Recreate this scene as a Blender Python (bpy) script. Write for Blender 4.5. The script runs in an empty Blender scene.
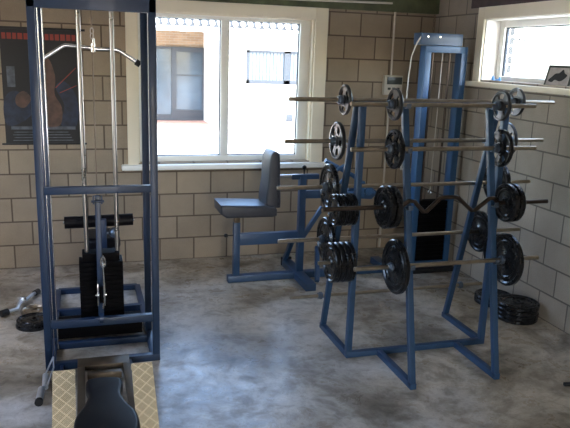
import bpy, bmesh, math, random
from mathutils import Vector, Matrix
random.seed(4)
SC = bpy.context.scene
COL = SC.collection
V = Vector
pi = math.pi

# ------------------------------------------------------------------ materials
def new_mat(name):
    m = bpy.data.materials.new(name); m.use_nodes = True
    nt = m.node_tree; nt.nodes.clear()
    out = nt.nodes.new('ShaderNodeOutputMaterial')
    return m, nt, out
def N(nt, t, **kw):
    n = nt.nodes.new(t)
    for k, v in kw.items():
        if k.startswith('_'): setattr(n, k[1:], v)
        else: n.inputs[k.replace('__', ' ')].default_value = v
    return n
def ramp(nt, fac, stops):
    r = nt.nodes.new('ShaderNodeValToRGB'); e = r.color_ramp.elements
    while len(e) < len(stops): e.new(0.5)
    for i, (p, c) in enumerate(stops):
        e[i].position = p; e[i].color = (*c, 1) if len(c) == 3 else c
    nt.links.new(fac, r.inputs[0]); return r
def simple(name, col, rough=.5, metal=0.0, var=.12, scale=9, bump=.0, coat=0.0, spec=.5):
    m, nt, out = new_mat(name); L = nt.links
    b = N(nt, 'ShaderNodeBsdfPrincipled', Roughness=rough, Metallic=metal)
    b.inputs['Coat Weight'].default_value = coat; b.inputs['Specular IOR Level'].default_value = spec
    tc = nt.nodes.new('ShaderNodeTexCoord')
    n = N(nt, 'ShaderNodeTexNoise', Scale=scale, Detail=5.0, Roughness=.6)
    L.new(tc.outputs['Object'], n.inputs['Vector'])
    lo = tuple(c * (1 - var) for c in col); hi = tuple(min(1, c * (1 + var)) for c in col)
    r = ramp(nt, n.outputs['Fac'], [(.3, lo), (.7, hi)])
    L.new(r.outputs[0], b.inputs['Base Color'])
    mr = N(nt, 'ShaderNodeMapRange'); mr.inputs[3].default_value = max(0, rough - .06); mr.inputs[4].default_value = min(1, rough + .08)
    L.new(n.outputs['Fac'], mr.inputs[0]); L.new(mr.outputs[0], b.inputs['Roughness'])
    if bump:
        n2 = N(nt, 'ShaderNodeTexNoise', Scale=scale * 14, Detail=2.0)
        L.new(tc.outputs['Object'], n2.inputs['Vector'])
        bp = N(nt, 'ShaderNodeBump', Strength=bump, Distance=.004)
        L.new(n2.outputs['Fac'], bp.inputs['Height']); L.new(bp.outputs[0], b.inputs['Normal'])
    L.new(b.outputs[0], out.inputs[0]); return m
def block_mat(name, axis, off, c1, c2, mortar, bw=.3, bh=.2, ms=.0068, sgn=1, rough=.9, moff=.5, zoff=0.0):
    """masonry laid on the plane whose horizontal axis is world X (0) or Y (1)"""
    m, nt, out = new_mat(name); L = nt.links
    b = N(nt, 'ShaderNodeBsdfPrincipled', Roughness=rough)
    b.inputs['Specular IOR Level'].default_value = .25
    g = nt.nodes.new('ShaderNodeNewGeometry'); s = nt.nodes.new('ShaderNodeSeparateXYZ')
    L.new(g.outputs['Position'], s.inputs[0])
    a = N(nt, 'ShaderNodeMath', _operation='MULTIPLY_ADD'); L.new(s.outputs[axis], a.inputs[0])
    a.inputs[1].default_value = sgn; a.inputs[2].default_value = off + 60 * bw
    z = N(nt, 'ShaderNodeMath', _operation='ADD'); z.inputs[1].default_value = zoff; L.new(s.outputs[2], z.inputs[0])
    c = nt.nodes.new('ShaderNodeCombineXYZ'); L.new(a.outputs[0], c.inputs[0]); L.new(z.outputs[0], c.inputs[1])
    br = N(nt, 'ShaderNodeTexBrick', Scale=1.0)
    br.offset = moff; br.offset_frequency = 2
    br.inputs['Color1'].default_value = (*c1, 1); br.inputs['Color2'].default_value = (*c2, 1)
    br.inputs['Mortar'].default_value = (*mortar, 1); br.inputs['Mortar Size'].default_value = ms
    br.inputs['Mortar Smooth'].default_value = .25; br.inputs['Bias'].default_value = -.1
    br.inputs['Brick Width'].default_value = bw; br.inputs['Row Height'].default_value = bh
    L.new(c.outputs[0], br.inputs['Vector'])
    n = N(nt, 'ShaderNodeTexNoise', Scale=2.2, Detail=6.0, Roughness=.65); L.new(g.outputs['Position'], n.inputs['Vector'])
    r = ramp(nt, n.outputs['Fac'], [(.25, (.8, .8, .8)), (.75, (1.12, 1.12, 1.12))])
    n2 = N(nt, 'ShaderNodeTexNoise', Scale=160.0, Detail=3.0); L.new(g.outputs['Position'], n2.inputs['Vector'])
    r2 = ramp(nt, n2.outputs['Fac'], [(.3, (.86, .86, .86)), (.7, (1.1, 1.1, 1.1))])
    mx = N(nt, 'ShaderNodeMix', _data_type='RGBA', _blend_type='MULTIPLY'); mx.inputs[0].default_value = 1
    L.new(br.outputs['Color'], mx.inputs[6]); L.new(r.outputs[0], mx.inputs[7])
    mx2 = N(nt, 'ShaderNodeMix', _data_type='RGBA', _blend_type='MULTIPLY'); mx2.inputs[0].default_value = 1
    L.new(mx.outputs[2], mx2.inputs[6]); L.new(r2.outputs[0], mx2.inputs[7])
    L.new(mx2.outputs[2], b.inputs['Base Color'])
    hh = N(nt, 'ShaderNodeMath', _operation='MULTIPLY_ADD'); L.new(br.outputs['Fac'], hh.inputs[0]); hh.inputs[1].default_value = -1
    L.new(n2.outputs['Fac'], hh.inputs[2])
    bp = N(nt, 'ShaderNodeBump', Strength=.6, Distance=.004); L.new(hh.outputs[0], bp.inputs['Height'])
    L.new(bp.outputs[0], b.inputs['Normal']); L.new(b.outputs[0], out.inputs[0]); return m
def floor_mat():
    m, nt, out = new_mat('trowelled_concrete'); L = nt.links
    b = N(nt, 'ShaderNodeBsdfPrincipled', Roughness=.4)
    g = nt.nodes.new('ShaderNodeNewGeometry')
    n1 = N(nt, 'ShaderNodeTexNoise', Scale=1.7, Detail=9.0, Roughness=.66, Distortion=.5)
    n2 = N(nt, 'ShaderNodeTexNoise', Scale=6.5, Detail=9.0, Roughness=.72, Distortion=.35)
    n3 = N(nt, 'ShaderNodeTexNoise', Scale=.7, Detail=5.0, Roughness=.55)
    for n in (n1, n2, n3): L.new(g.outputs['Position'], n.inputs['Vector'])
    r1 = ramp(nt, n1.outputs['Fac'], [(.36, (.19, .165, .13)), (.46, (.34, .305, .255)), (.55, (.50, .47, .42)), (.66, (.62, .60, .56))])
    r2 = ramp(nt, n2.outputs['Fac'], [(.38, (.62, .59, .55)), (.50, (.96, .95, .93)), (.64, (1.16, 1.15, 1.14))])
    r3 = ramp(nt, n3.outputs['Fac'], [(.40, (1.0, .92, .80)), (.58, (.96, .98, 1.02))])
    x = N(nt, 'ShaderNodeMix', _data_type='RGBA', _blend_type='MULTIPLY'); x.inputs[0].default_value = 1
    L.new(r1.outputs[0], x.inputs[6]); L.new(r2.outputs[0], x.inputs[7])
    y = N(nt, 'ShaderNodeMix', _data_type='RGBA', _blend_type='MULTIPLY'); y.inputs[0].default_value = 1
    L.new(x.outputs[2], y.inputs[6]); L.new(r3.outputs[0], y.inputs[7])
    L.new(y.outputs[2], b.inputs['Base Color'])
    rr = ramp(nt, n2.outputs['Fac'], [(.35, (.42, .42, .42)), (.62, (.24, .24, .24))])
    L.new(rr.outputs[0], b.inputs['Roughness'])
    bp = N(nt, 'ShaderNodeBump', Strength=.12, Distance=.01); L.new(n2.outputs['Fac'], bp.inputs['Height'])
    L.new(bp.outputs[0], b.inputs['Normal']); L.new(b.outputs[0], out.inputs[0]); return m
def glass_mat():
    m, nt, out = new_mat('window_glass'); L = nt.links
    t = N(nt, 'ShaderNodeBsdfTransparent', Color=(.93, .96, .97, 1)); g = N(nt, 'ShaderNodeBsdfGlossy', Roughness=.02)
    lw = N(nt, 'ShaderNodeLayerWeight', Blend=.5); pw = N(nt, 'ShaderNodeMath', _operation='POWER'); pw.inputs[1].default_value = 5; L.new(lw.outputs['Facing'], pw.inputs[0])
    f = N(nt, 'ShaderNodeMath', _operation='MULTIPLY_ADD'); f.inputs[1].default_value = .9; f.inputs[2].default_value = .03; L.new(pw.outputs[0], f.inputs[0]); mx = nt.nodes.new('ShaderNodeMixShader')
    L.new(f.outputs[0], mx.inputs[0]); L.new(t.outputs[0], mx.inputs[1]); L.new(g.outputs[0], mx.inputs[2]); L.new(mx.outputs[0], out.inputs[0]); return m
def tread_mat():
    m, nt, out = new_mat('tread_plate'); L = nt.links
    b = N(nt, 'ShaderNodeBsdfPrincipled', Roughness=.45, Metallic=.15)
    tc = nt.nodes.new('ShaderNodeTexCoord')
    mp = nt.nodes.new('ShaderNodeMapping'); mp.inputs['Rotation'].default_value = (0, 0, pi / 4); L.new(tc.outputs['UV'], mp.inputs['Vector'])
    br = N(nt, 'ShaderNodeTexBrick', Scale=1.0); br.offset = 0
    br.inputs['Color1'].default_value = (.60, .475, .28, 1); br.inputs['Color2'].default_value = (.66, .53, .32, 1)
    br.inputs['Mortar'].default_value = (.88, .74, .48, 1)
    br.inputs['Mortar Size'].default_value = .0036; br.inputs['Mortar Smooth'].default_value = .2
    br.inputs['Brick Width'].default_value = .046; br.inputs['Row Height'].default_value = .046
    L.new(mp.outputs[0], br.inputs['Vector'])
    ck = N(nt, 'ShaderNodeTexBrick', Scale=1.0); ck.offset = .5
    ck.inputs['Color1'].default_value = (.75, .75, .75, 1); ck.inputs['Color2'].default_value = (.85, .85, .85, 1); ck.inputs['Mortar'].default_value = (1.25, 1.25, 1.25, 1)
    ck.inputs['Mortar Size'].default_value = .0012; ck.inputs['Brick Width'].default_value = .04; ck.inputs['Row Height'].default_value = .008
    L.new(mp.outputs[0], ck.inputs['Vector'])
    mx = N(nt, 'ShaderNodeMix', _data_type='RGBA', _blend_type='MULTIPLY'); mx.inputs[0].default_value = 1
    L.new(br.outputs['Color'], mx.inputs[6]); L.new(ck.outputs['Color'], mx.inputs[7]); L.new(mx.outputs[2], b.inputs['Base Color'])
    bp = N(nt, 'ShaderNodeBump', Strength=.4, Distance=.002); L.new(br.outputs['Fac'], bp.inputs['Height']); L.new(bp.outputs[0], b.inputs['Normal'])
    L.new(b.outputs[0], out.inputs[0]); return m

M = {}
M['wall_b'] = block_mat('block_wall_back', 0, .895, (.365, .29, .205), (.315, .25, .178), (.135, .10, .072))
M['wall_r'] = block_mat('block_wall_right', 1, -1.4178, (.40, .34, .272), (.345, .293, .235), (.165, .14, .115), sgn=-1)
M['floor'] = floor_mat()
M['ceiling'] = simple('ceiling_board', (.42, .39, .34), .9, var=.08, scale=3)
M['blue'] = simple('blue_enamel', (.020, .057, .122), .40, var=.10, scale=14, coat=.1)
M['blue_shaded'] = simple('blue_enamel_shaded', (.010, .031, .076), .42, var=.10, scale=14, coat=.08)  # rack paint again, with the backlit tower's shade put into the colour
M['blue_lit'] = simple('blue_enamel_lit', (.022, .080, .18), .42, var=.08, scale=14, coat=.08)  # same paint as the rack, lit look put into the colour
M['iron'] = simple('black_iron', (.0045, .0045, .0055), .27, metal=.0, var=.3, scale=30, coat=.12, spec=.4)
M['grey_iron'] = simple('grey_iron', (.022, .022, .024), .33, metal=.2, var=.4, scale=30, coat=.15)
M['bar'] = simple('bar_steel', (.44, .375, .29), .30, metal=1.0, var=.14, scale=20)
M['bar_dark'] = simple('bar_dull_steel', (.10, .075, .06), .38, metal=1.0, var=.2, scale=20)
M['collar'] = simple('collar_steel', (.16, .20, .26), .34, metal=.8, var=.2, scale=30)
M['chrome'] = simple('chrome', (.72, .73, .74), .16, metal=1.0, var=.06, scale=20)
M['rod'] = simple('guide_rod_steel', (.40, .38, .35), .28, metal=1.0, var=.1, scale=8)
M['chrome_glint'] = simple('chrome_sky_glint', (.74, .79, .84), .38, metal=.85, var=.08, scale=20)  # chrome with a pale blue sky glint put into its colour
M['black'] = simple('black_rubber', (.006, .0055, .0055), .5, var=.3, scale=20)
M['vinyl'] = simple('black_vinyl', (.005, .004, .005), .42, var=.2, scale=10, bump=.05, spec=.14)
M['grey_vinyl'] = simple('grey_vinyl', (.038, .039, .046), .42, var=.12, scale=10, bump=.05)
M['stack'] = simple('weight_stack_black', (.004, .0035, .004), .6, var=.3, scale=20, spec=.06)
M['brown_steel'] = simple('bare_brown_steel', (.13, .095, .060), .42, metal=.55, var=.35, scale=6)
M['cable'] = simple('brown_cable', (.20, .14, .09), .5, var=.2, scale=30)
M['casing'] = simple('beige_casing', (.82, .73, .55), .55, var=.04, scale=3)
M['pvc'] = simple('white_pvc', (.86, .84, .77), .3, var=.02, scale=3)
M['gasket'] = simple('dark_gasket', (.04, .05, .06), .6)
M['glass'] = glass_mat()
M['green_wood'] = simple('green_treated_wood', (.085, .095, .045), .8, var=.45, scale=5, bump=.2)
M['lintel'] = simple('dark_lintel', (.075, .052, .050), .85, var=.3, scale=9)
M['conduit'] = simple('grey_conduit', (.55, .50, .42), .45, var=.05)
M['box_grey'] = simple('pale_grey_plastic', (.50, .47, .39), .5, var=.05)
M['display'] = simple('dark_display', (.03, .035, .03), .3, var=.2)
M['tread'] = tread_mat()
M['tread_edge'] = simple('bright_plate_edge', (.72, .60, .40), .42, metal=.15, var=.06)
M['ext_white'] = block_mat('white_painted_brick', 0, 0, (.80, .78, .74), (.76, .74, .70), (.66, .64, .60), bw=.22, bh=.065, ms=.004)
M['ext_orange'] = block_mat('orange_brick', 0, 0, (.25, .165, .10), (.31, .21, .13), (.28, .25, .20), bw=.22, bh=.065, ms=.006)
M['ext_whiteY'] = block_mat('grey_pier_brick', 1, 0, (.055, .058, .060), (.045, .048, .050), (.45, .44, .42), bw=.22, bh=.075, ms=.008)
M['paving'] = simple('pale_paving', (.60, .57, .53), .85, var=.08, scale=2)
M['brick_paving'] = simple('red_brick_paving', (.42, .24, .19), .85, var=.25, scale=12)
M['ext_frame'] = simple('grey_window_frame', (.014, .019, .027), .45)
M['ext_pane'] = simple('reflecting_pane', (.040, .062, .085), .12, var=.35, scale=1.2, spec=.5)
M['blind'] = simple('white_blind', (.075, .085, .095), .7, var=.05, scale=2)
M['tile'] = simple('grey_roof_tile', (.42, .44, .47), .6, var=.12)
M['gutter'] = simple('white_gutter', (.78, .78, .76), .4, var=.03)
M['hedge'] = simple('pale_hedge', (.20, .28, .12), .9, var=.4, scale=5)
M['cream'] = simple('cream_board', (.75, .72, .66), .7, var=.04)
M['trinket'] = simple('blue_trinket_glass', (.10, .30, .60), .1, var=.3, scale=40, spec=.8)

# ------------------------------------------------------------------ mesh helpers
class MB:
    def __init__(s): s.bm = bmesh.new()
    def box(s, x0, x1, y0, y1, z0, z1, bev=.003):
        x0, x1 = min(x0, x1), max(x0, x1); y0, y1 = min(y0, y1), max(y0, y1); z0, z1 = min(z0, z1), max(z0, z1)
        t = bmesh.new()
        bmesh.ops.create_cube(t, size=1, matrix=Matrix.Translation(((x0 + x1) / 2, (y0 + y1) / 2, (z0 + z1) / 2)) @ Matrix.Diagonal((x1 - x0, y1 - y0, z1 - z0, 1)))
        s._bev(t, bev, min(x1 - x0, y1 - y0, z1 - z0)); return s
    def _bev(s, t, bev, mind):
        if bev and bev * 2.5 < mind:
            bmesh.ops.bevel(t, geom=list(t.edges), offset=bev, segments=2, profile=.6, affect='EDGES')
        s._merge(t)
    def _merge(s, t):
        mp = {v: s.bm.verts.new(v.co) for v in t.verts}
        for f in t.faces:
            try:
                nf = s.bm.faces.new([mp[v] for v in f.verts]); nf.smooth = f.smooth
            except ValueError: pass
        t.free()
    def beam(s, a, b, w, h, up=(0, 0, 1), bev=.003):
        """rectangular bar a->b ; h along the side of 'up', w across"""
        a, b = V(a), V(b); d = b - a; L = d.length; d.normalize()
        u = V(up); u = u - d * u.dot(d)
        if u.length < 1e-4: u = V((0, 1, 0)) - d * d[1]
        u.normalize(); r = d.cross(u)
        mat = Matrix((r * w, u * h, d * L)).transposed().to_4x4(); mat.translation = (a + b) / 2
        t = bmesh.new(); bmesh.ops.create_cube(t, size=1, matrix=mat); s._bev(t, bev, min(w, h, L)); return s
    def tube(s, pts, r, n=14, caps=True):
        pts = [V(p) for p in pts]; R = r if isinstance(r, (list, tuple)) else [r] * len(pts)
        rings = []; up = V((0, 0, 1)); prev = None
        for i, p in enumerate(pts):
            d = (pts[min(i + 1, len(pts) - 1)] - pts[max(i - 1, 0)]).normalized()
            if prev is None:
                a = up if abs(d.dot(up)) < .9 else V((0, 1, 0)); u = (a - d * a.dot(d)).normalized()
            else: u = (prev - d * prev.dot(d)).normalized()
            prev = u; w = d.cross(u)
            rings.append([s.bm.verts.new(p + (u * math.cos(2 * pi * k / n) + w * math.sin(2 * pi * k / n)) * R[i]) for k in range(n)])
        for a, b in zip(rings, rings[1:]):
            for k in range(n):
                f = s.bm.faces.new((a[k], a[(k + 1) % n], b[(k + 1) % n], b[k])); f.smooth = True
        if caps:
            s.bm.faces.new(list(reversed(rings[0]))); s.bm.faces.new(rings[-1])
        return s
    def lathe(s, prof, M4=Matrix(), n=40, closed=True):
        """prof: list of (axial, radius); axis = local X"""
        rings = [[s.bm.verts.new(M4 @ V((a, r * math.cos(2 * pi * k / n), r * math.sin(2 * pi * k / n)))) for k in range(n)] for a, r in prof]
        m = len(rings)
        for i in range(m if closed else m - 1):
            A, B = rings[i], rings[(i + 1) % m]
            for k in range(n):
                f = s.bm.faces.new((A[k], A[(k + 1) % n], B[(k + 1) % n], B[k])); f.smooth = True
        return s
    def prism(s, pts, d, bev=0.0, seg=3):
        """polygon pts (3D, planar) pushed along vector d"""
        t = bmesh.new(); d = V(d)
        a = [t.verts.new(V(p)) for p in pts]; b = [t.verts.new(V(p) + d) for p in pts]
        t.faces.new(a); t.faces.new(list(reversed(b))); n = len(pts)
        for k in range(n): t.faces.new((a[(k + 1) % n], a[k], b[k], b[(k + 1) % n]))
        bmesh.ops.recalc_face_normals(t, faces=t.faces)
        if bev:
            cap = [e for e in t.edges if all(v in a for v in e.verts) or all(v in b for v in e.verts)]
            bmesh.ops.bevel(t, geom=cap, offset=bev, segments=seg, profile=.5, affect='EDGES')
            for f in t.faces: f.smooth = True
        s._merge(t); return s
    def sphere(s, c, r, sc=(1, 1, 1), n=16):
        t = bmesh.new(); bmesh.ops.create_uvsphere(t, u_segments=n, v_segments=n // 2 + 2, radius=r, matrix=Matrix.Translation(c) @ Matrix.Diagonal((*sc, 1)))
        for f in t.faces: f.smooth = True
        s._merge(t); return s
    def build(s, name, mat, parent=None, **props):
        bm = s.bm
        bmesh.ops.recalc_face_normals(bm, faces=bm.faces)
        me = bpy.data.meshes.new(name)
        o = bpy.data.objects.new(name, me); COL.objects.link(o)
        if parent is not None:
            o.parent = parent; w = V(origin_of(parent))
            if w.length: bmesh.ops.translate(bm, verts=bm.verts, vec=-w)
            ORG[o.name] = tuple(w)
        elif 'loc' in props:
            w = V(props['loc']); bmesh.ops.translate(bm, verts=bm.verts, vec=-w); o.location = w; ORG[o.name] = tuple(w)
        else: ORG[o.name] = (0, 0, 0)
        bm.to_mesh(me); bm.free(); me.materials.append(M[mat])
        try: me.set_sharp_from_angle(angle=math.radians(38))
        except Exception: pass
        tag(o, props.get('label'), props.get('cat'), props.get('group'), props.get('kind'))
        return o
ORG = {}
def origin_of(o): return ORG.get(o.name, tuple(o.location))
def tag(o, label=None, cat=None, group=None, kind=None):
    if label: o['label'] = label
    if cat: o['category'] = cat
    if group: o['group'] = group
    if kind: o['kind'] = kind
def thing(name, loc, label=None, cat=None, group=None, kind=None):
    o = bpy.data.objects.new(name, None); COL.objects.link(o); o.location = loc; o.empty_display_size = .1
    ORG[o.name] = tuple(loc); tag(o, label, cat, group, kind); return o
def spline(pts, n=8):
    """closed Catmull-Rom through 2D points"""
    out = []; m = len(pts)
    for i in range(m):
        p0, p1, p2, p3 = (V(pts[(i + k - 1) % m]) for k in range(4))
        for j in range(n):
            t = j / n
            out.append(.5 * ((2 * p1) + (p2 - p0) * t + (2 * p0 - 5 * p1 + 4 * p2 - p3) * t * t + (3 * p1 - p0 - 3 * p2 + p3) * t ** 3))
    return out
def wall_holes(name, mat, axis, c0, c1, u0, u1, z0, z1, holes, **kw):
    """wall slab between c0..c1 on 'axis', spanning u and z, with rectangular holes"""
    us = sorted({u0, u1, *[h[0] for h in holes], *[h[1] for h in holes]}); zs = sorted({z0, z1, *[h[2] for h in holes], *[h[3] for h in holes]})
    nu, nz = len(us) - 1, len(zs) - 1
    bm = bmesh.new(); vc = {}
    def P(c, i, j):
        k = (c, i, j)
        if k not in vc:
            cc = c1 if c else c0
            vc[k] = bm.verts.new((us[i], cc, zs[j]) if axis == 'Y' else (cc, us[i], zs[j]))
        return vc[k]
    def solid(i, j):
        if not (0 <= i < nu and 0 <= j < nz): return False
        um, zm = (us[i] + us[i + 1]) / 2, (zs[j] + zs[j + 1]) / 2
        return not any(h[0] < um < h[1] and h[2] < zm < h[3] for h in holes)
    for i in range(nu):
        for j in range(nz):
            if not solid(i, j): continue
            for c in (0, 1): bm.faces.new((P(c, i, j), P(c, i + 1, j), P(c, i + 1, j + 1), P(c, i, j + 1)))
            if not solid(i - 1, j): bm.faces.new((P(0, i, j), P(1, i, j), P(1, i, j + 1), P(0, i, j + 1)))
            if not solid(i + 1, j): bm.faces.new((P(0, i + 1, j), P(1, i + 1, j), P(1, i + 1, j + 1), P(0, i + 1, j + 1)))
            if not solid(i, j - 1): bm.faces.new((P(0, i, j), P(1, i, j), P(1, i + 1, j), P(0, i + 1, j)))
            if not solid(i, j + 1): bm.faces.new((P(0, i, j + 1), P(1, i, j + 1), P(1, i + 1, j + 1), P(0, i + 1, j + 1)))
    mb = MB(); mb.bm.free(); mb.bm = bm
    return mb.build(name, mat, **kw)

# ------------------------------------------------------------------ the room
T = .22
W1 = (-2.72, -1.18, .88, 2.13)          # back window opening
W2 = (-2.60, -.83, 1.67, 2.15)          # right window opening (along Y)
ZC = 2.50
MB().box(-5, 0, -8, 0, -.1, 0, 0).build('floor', 'floor', kind='structure')
MB().box(-5.2, .22, -8.2, .22, ZC, ZC + .12, 0).build('ceiling', 'ceiling', kind='structure')
wall_holes('wall_back', 'wall_b', 'Y', 0, T, -5.2, T, 0, ZC, [W1], kind='structure')
wall_holes('wall_right', 'wall_r', 'X', 0, T, -8.2, 0, 0, ZC, [W2], kind='structure')
wall_holes('wall_left', 'wall_r', 'X', -5.2, -5, -8.2, 0, 0, ZC, [(-3.2, -1.6, 1.05, 2.15)], kind='structure')
wall_holes('wall_front', 'wall_b', 'Y', -8.2, -8, -5, 0, 0, ZC, [(-3.1, -2.1, 0, 2.10)], kind='structure')
# green roof plate along the back wall and the dark lintel over the right window
MB().box(-5, -.001, -.05, 0, 2.225, 2.38).build('trim_1', 'green_wood', kind='structure', label='green treated timber plate along the top of the back wall')
MB().box(-.012, 0, -2.9, -.60, 2.245, 2.44).build('trim_2', 'lintel', kind='structure', label='dark lintel above the right window')

w1 = thing('window_1', (-1.95, 0, .83), kind='structure')
c = MB()
c.box(-2.805, -2.72, -.022, 0, .86, 2.25); c.box(-1.18, -1.065, -.022, 0, .86, 2.25); c.box(-2.72, -1.18, -.022, 0, 2.13, 2.25)
c.build('window_casing', 'casing', w1)
c = MB()
c.box(-2.72, -2.705, 0, .09, .88, 2.13, 0); c.box(-1.195, -1.18, 0, .09, .88, 2.13, 0); c.box(-2.705, -1.195, 0, .09, 2.118, 2.13, 0)
c.build('window_reveal', 'casing', w1)
c = MB(); c.box(-2.86, -1.03, -.07, .09, .825, .868, .006); c.build('window_sill', 'pvc', w1)
c = MB()
c.box(-2.705, -2.61, .07, .14, .868, 2.118, .004); c.box(-1.29, -1.195, .07, .14, .868, 2.118, .004)
c.box(-2.61, -1.29, .07, .14, 2.088, 2.118, .004); c.box(-2.61, -1.29, .07, .14, .868, .925, .004); c.box(-2.0, -1.93, .07, .14, .925, 2.088, .004)
wf = c.build('window_frame', 'pvc', w1)
for (a, b) in ((-2.61, -2.0), (-1.93, -1.29)):
    g = MB()
    g.box(a, a + .008, .095, .115, .925, 2.088, 0); g.box(b - .008, b, .095, .115, .925, 2.088, 0); g.box(a, b, .095, .115, 2.081, 2.088, 0); g.box(a, b, .095, .115, .925, .933, 0)
    g.build('gasket', 'gasket', w1)
    MB().box(a + .004, b - .004, .103, .107, .93, 2.083, 0).build('window_pane', 'glass', w1)

w2 = thing('window_2', (0, -1.7, 1.62), kind='structure')
c = MB()
c.box(-.022, 0, -.83, -.735, 1.65, 2.245); c.box(-.022, 0, -2.70, -2.60, 1.65, 2.245); c.box(-.022, 0, -2.60, -.83, 2.15, 2.245)
c.build('window_casing', 'casing', w2)
c = MB(); c.box(0, .15, -.84, -.83, 1.67, 2.15, 0); c.box(0, .15, -2.60, -2.59, 1.67, 2.15, 0); c.box(0, .15, -2.59, -.84, 2.142, 2.15, 0)
c.build('window_reveal', 'pvc', w2)
c = MB(); c.box(-.05, .15, -2.75, -.68, 1.615, 1.655, .005); c.build('window_sill', 'casing', w2)
c = MB()
c.box(.13, .19, -.90, -.84, 1.655, 2.142, .004); c.box(.13, .19, -2.59, -2.53, 1.655, 2.142, .004)
c.box(.13, .19, -2.53, -.90, 2.09, 2.142, .004); c.box(.13, .19, -2.53, -.90, 1.655, 1.705, .004)
c.build('window_frame', 'pvc', w2)
g = MB(); g.box(.15, .17, -.912, -.90, 1.705, 2.09, 0); g.box(.15, .17, -2.53, -2.518, 1.705, 2.09, 0)
g.box(.15, .17, -2.53, -.90, 2.082, 2.09, 0); g.build('gasket', 'gasket', w2)
MB().box(.158, .162, -2.525, -.905, 1.70, 2.09, 0).build('window_pane', 'glass', w2)

# conduit along the timber plate, thermostat box with its pipes
MB().tube([(-1.7, -.062, 2.275), (-.48, -.062, 2.295)], .009).build('conduit_pipe', 'conduit', label='thin white pipe clipped along the green timber plate above the window', cat='pipe')
t = thing('thermostat_box', (-.39, 0, 1.58), 'pale grey wall control box with dark display in the back corner', 'control box')
hs = MB().box(-.50, -.315, -.05, 0, 1.49, 1.665, .006).build('housing', 'box_grey', t)
MB().box(-.475, -.325, -.056, -.049, 1.585, 1.650, .002).build('display', 'display', hs)
m = MB()
for k in range(3): m.box(-.465 + .045 * k, -.437 + .045 * k, -.056, -.049, 1.535, 1.556, .001)
m.build('button', 'display', hs)
MB().tube([(-.425, -.018, 2.23), (-.425, -.018, 1.66)], .010).build('conduit_pipe', 'conduit', label='thin vertical pipe running up from the wall control box', cat='pipe')
MB().tube([(-.425, -.018, 1.495), (-.425, -.018, .02)], .010).build('conduit_pipe', 'conduit', label='thin vertical pipe running down from the wall control box to the floor', cat='pipe')
# short chain in the corner under the roof plate
ch = MB()
for k in range(5):
    cc = V((-.035, -.035, 2.20 - .034 * k)); pts = []
    for j in range(13):
        a = 2 * pi * j / 12
        o_ = (math.cos(a) * .009, 0, math.sin(a) * .020) if k % 2 else (0, math.cos(a) * .009, math.sin(a) * .020)
        pts.append(cc + V(o_))
    ch.tube(pts, .0035, 6, caps=False)
ch.build('wall_chain', 'cable', label='short rusty chain hanging in the top corner of the room', cat='chain')

# poster: plain stand-in of the same size and colours
p = thing('wall_poster', (-3.45, 0, 1.5), 'dark film poster with a red top band between black hanger strips', 'poster')
MB().box(-3.755, -3.185, -.006, -.001, 1.05, 1.955, 0).build('sheet', 'black', p)
MB().box(-3.775, -3.12, -.014, 0, 1.945, 1.962, .002).build('hanger_strip', 'black', p); MB().box(-3.785, -3.135, -.014, 0, 1.042, 1.056, .002).build('hanger_strip', 'black', p)
M['p_red'] = simple('printed_red', (.26, .03, .018), .5); M['p_blue'] = simple('printed_blue', (.010, .018, .040), .5, var=.6, scale=14)
M['p_skin'] = simple('printed_tan', (.085, .042, .028), .5, var=.5, scale=12); M['p_grey'] = simple('printed_grey', (.08, .09, .11), .5, var=.5, scale=20)
m = MB(); x = -3.74
while x < -3.21:
    w = random.choice((.028, .032, .036)); m.box(x, x + w, -.0075, -.006, 1.868, 1.915, 0); x += w + .009
m.build('red_band', 'p_red', p)
def flat(pts, n=6): return [(q[0], -.0062, q[1]) for q in spline(pts, n)]
MB().prism(flat([(-3.74, 1.20), (-3.60, 1.24), (-3.52, 1.36), (-3.66, 1.47), (-3.75, 1.40)]), (0, -.001, 0)).build('blue_patch', 'p_blue', p)
MB().prism(flat([(-3.33, 1.20), (-3.21, 1.20), (-3.20, 1.42), (-3.29, 1.55), (-3.36, 1.50), (-3.30, 1.36)]), (0, -.001, 0)).build('blue_patch', 'p_blue', p)
MB().prism(flat([(-3.47, 1.20), (-3.34, 1.20), (-3.32, 1.34), (-3.37, 1.45), (-3.36, 1.58), (-3.40, 1.72), (-3.47, 1.74), (-3.50, 1.60), (-3.47, 1.45), (-3.50, 1.32)]), (0, -.0012, 0)).build('tan_patch', 'p_skin', p)
MB().prism(flat([(-3.66, 1.36), (-3.60, 1.34), (-3.55, 1.41), (-3.60, 1.47), (-3.66, 1.43)]), (0, -.0016, 0)).build('tan_patch', 'p_skin', p)
m = MB(); m.beam((-3.36, -.007, 1.50), (-3.20, -.007, 1.66), .001, .006, bev=0); m.beam((-3.33, -.007, 1.46), (-3.20, -.007, 1.52), .001, .005, bev=0); m.build('red_streak', 'p_red', p)
MB().box(-3.72, -3.66, -.0074, -.006, 1.50, 1.66, 0).build('grey_band', 'p_grey', p)
m = MB(); m.box(-3.71, -3.22, -.0074, -.006, 1.165, 1.19, 0)
for k in range(4): m.box(-3.70 + .01 * (k % 2), -3.24 - .012 * k, -.0074, -.006, 1.075 + .022 * k, 1.081 + .022 * k, 0)
m.build('grey_band', 'p_grey', p)

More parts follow.
